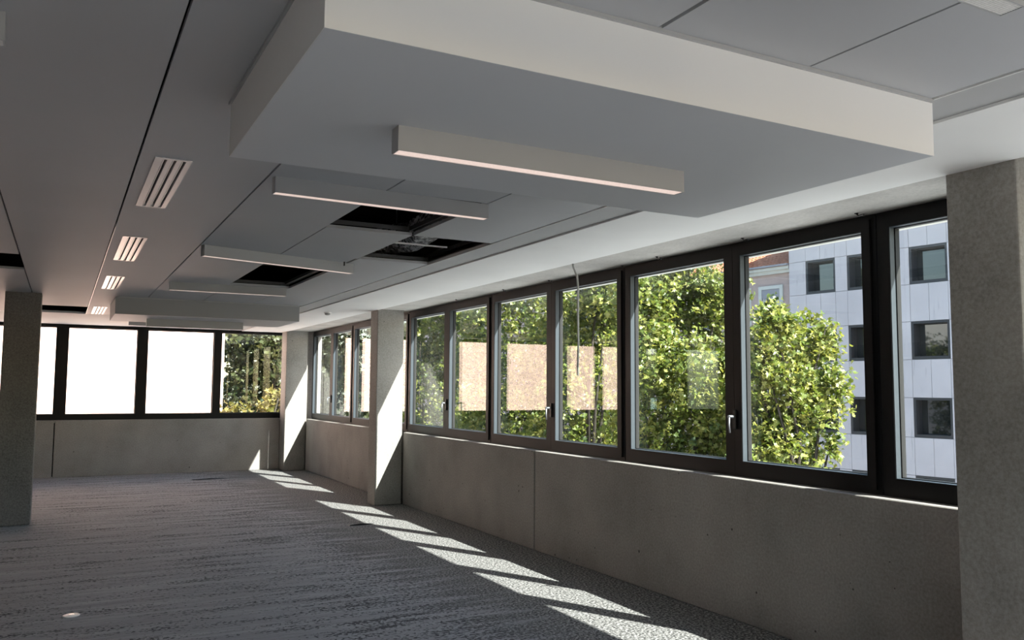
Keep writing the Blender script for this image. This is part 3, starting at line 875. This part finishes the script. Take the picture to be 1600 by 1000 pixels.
def tree(key, label, dens, size, mat, nparts, trunk_xy, group='plane trees outside', name='plane_tree', fill=1.0, tone_mu=0.5):
    blobs = BLOBS[key]
    org = (trunk_xy[0], trunk_xy[1], GZ)
    t = thing(name, org, label, 'tree', group)
    P, T = [], []
    for (x, y, z, r) in blobs:
        n = int(dens * r * r)
        # twigs: cluster leaves round sprig ends, denser towards the blob's skin
        ns = max(6, int(n / 9))
        d = rng.normal(size=(ns, 3)); d /= np.linalg.norm(d, axis=1)[:, None]
        sp = np.array([x, y, z]) + d * (r * np.where(rng.uniform(0, 1, ns) < 0.12, rng.uniform(1.0, 1.28, ns), rng.uniform(0.2, 1.0, ns) ** 0.7))[:, None]
        which = rng.randint(0, ns, n)
        c = sp[which] + rng.normal(size=(n, 3)) * size * 0.75
        P.append(c)
        st = rng.normal(tone_mu, 0.20, ns)
        T.append(np.clip(st[which] + rng.normal(0, 0.18, n), 0, 1))
    C = np.concatenate(P); T = np.concatenate(T)
    sz = size * rng.uniform(0.65, 1.2, len(C))
    V = leaf_arrays(len(C), C, sz)
    order = np.argsort(((C - np.array(EYE)) ** 2).sum(1))
    part = order[:nparts]; rest = order[nparts:]
    o = bpy.data.objects.new('crown', crown_mesh('crown', V[rest], T[rest], mat, org))
    COL.objects.link(o); o.parent = t; o['kind'] = 'stuff'
    if nparts:
        protos = [crown_mesh('leaf', leaf_arrays(1, np.zeros((1, 3)), np.ones(1)), np.array([tn]), mat, (0, 0, 0)) for tn in (0.2, 0.4, 0.55, 0.7, 0.9)]
        for i in part:
            l_ = bpy.data.objects.new('leaf', protos[rng.randint(5)])
            COL.objects.link(l_); l_.parent = t
            l_.location = C[i] - np.array(org); s_ = sz[i]; l_.scale = (s_, s_, s_)
            l_.rotation_euler = (rng.uniform(-0.7, 0.7), rng.uniform(-0.7, 0.7), rng.uniform(0, 6.28))
    # trunk and limbs reaching into the crown
    cz = np.mean([b[2] for b in blobs]); lowz = min(b[2] for b in blobs)
    fork = Vector((trunk_xy[0], trunk_xy[1], min(lowz - 0.6, -1.8)))
    Geo().tube([(org[0], org[1], GZ), (org[0] + 0.05, org[1], (GZ + fork.z) / 2), tuple(fork)], [0.24, 0.19, 0.16], 10).build('trunk', M_bark, t, smooth=True)
    for (x, y, z, r) in blobs[::2]:
        e = Vector((x, y, z + r * 0.3)); md = fork.lerp(e, 0.5) + Vector((rng.uniform(-.3, .3), rng.uniform(-.3, .3), -0.25))
        Geo().tube([tuple(fork), tuple(md), tuple(e)], [0.085, 0.05, 0.014], 6).build('branch', M_bark, t, smooth=True)
    return t
BLOBS['C'] += [(14.6, 25.1, 3.0, 0.85), (15.3, 25.2, 1.6, 0.85), (14.8, 25.1, 0.2, 0.85), (15.6, 25.2, -1.2, 0.85), (14.1, 25.1, 1.6, 0.8), (15.4, 25.1, 3.6, 0.8)]
BLOBS['D'] += [(15.2, 31.9, 2.6, 0.9), (15.7, 31.9, 0.8, 1.0), (14.9, 32.0, -0.8, 0.9), (15.5, 32.0, 4.2, 0.9)]
BLOBS['B'] += [(14.6, 17.2, 4.5, 0.7), (13.9, 17.6, 4.8, 0.7), (15.2, 16.9, 4.2, 0.5)]
BLOBS['C'] += [(15.0, 22.2, 5.0, 0.9), (15.8, 22.3, 5.4, 0.8), (15.4, 22.2, 4.4, 0.8)]
tree('A', 'bushy yellow green plane tree before the grey office block', 1750, 0.13, M_leaf, 150, (14.5, 13.8), tone_mu=0.62)
tree('B', 'tall green plane tree filling the wide pane left of the pink house', 1750, 0.13, M_leaf, 150, (14.0, 17.1), tone_mu=0.55)
tree('C', 'tall plane tree seen right behind the hanging grey cable', 1150, 0.14, M_leaf, 0, (15.1, 22.8), tone_mu=0.52)
tree('D', 'plane tree in the panes left of the hanging cable', 860, 0.155, M_leaf, 0, (15.6, 28.8), tone_mu=0.5)
tree('E', 'farthest plane tree, in the panes beside the middle column', 700, 0.17, M_leaf, 0, (16.0, 37.2), tone_mu=0.5)
BLOBS['F'] += [(5.9, 31.8, 4.6, 1.1), (6.4, 32.0, 3.2, 1.3), (5.4, 32.2, 1.0, 0.9), (6.9, 32.0, 0.6, 1.3), (7.6, 32.0, 3.6, 1.3), (5.5, 32.0, 3.0, 0.8), (5.5, 32.2, -0.4, 0.9), (6.2, 31.6, 5.8, 1.2), (8.4, 31.8, 2.0, 1.3)]
tree('F', 'dark green tree outside the far right window of the end wall', 800, 0.17, M_leafd, 0, (7.6, 30.2), name='street_tree')
tree('G', 'low yellow leaved bush outside the far right window of the end wall', 1100, 0.13, M_leafy, 0, (4.4, 21.8), name='yellow_bush', tone_mu=0.7)
for o in bpy.data.objects:
    if '_o' in o:
        del o['_o']
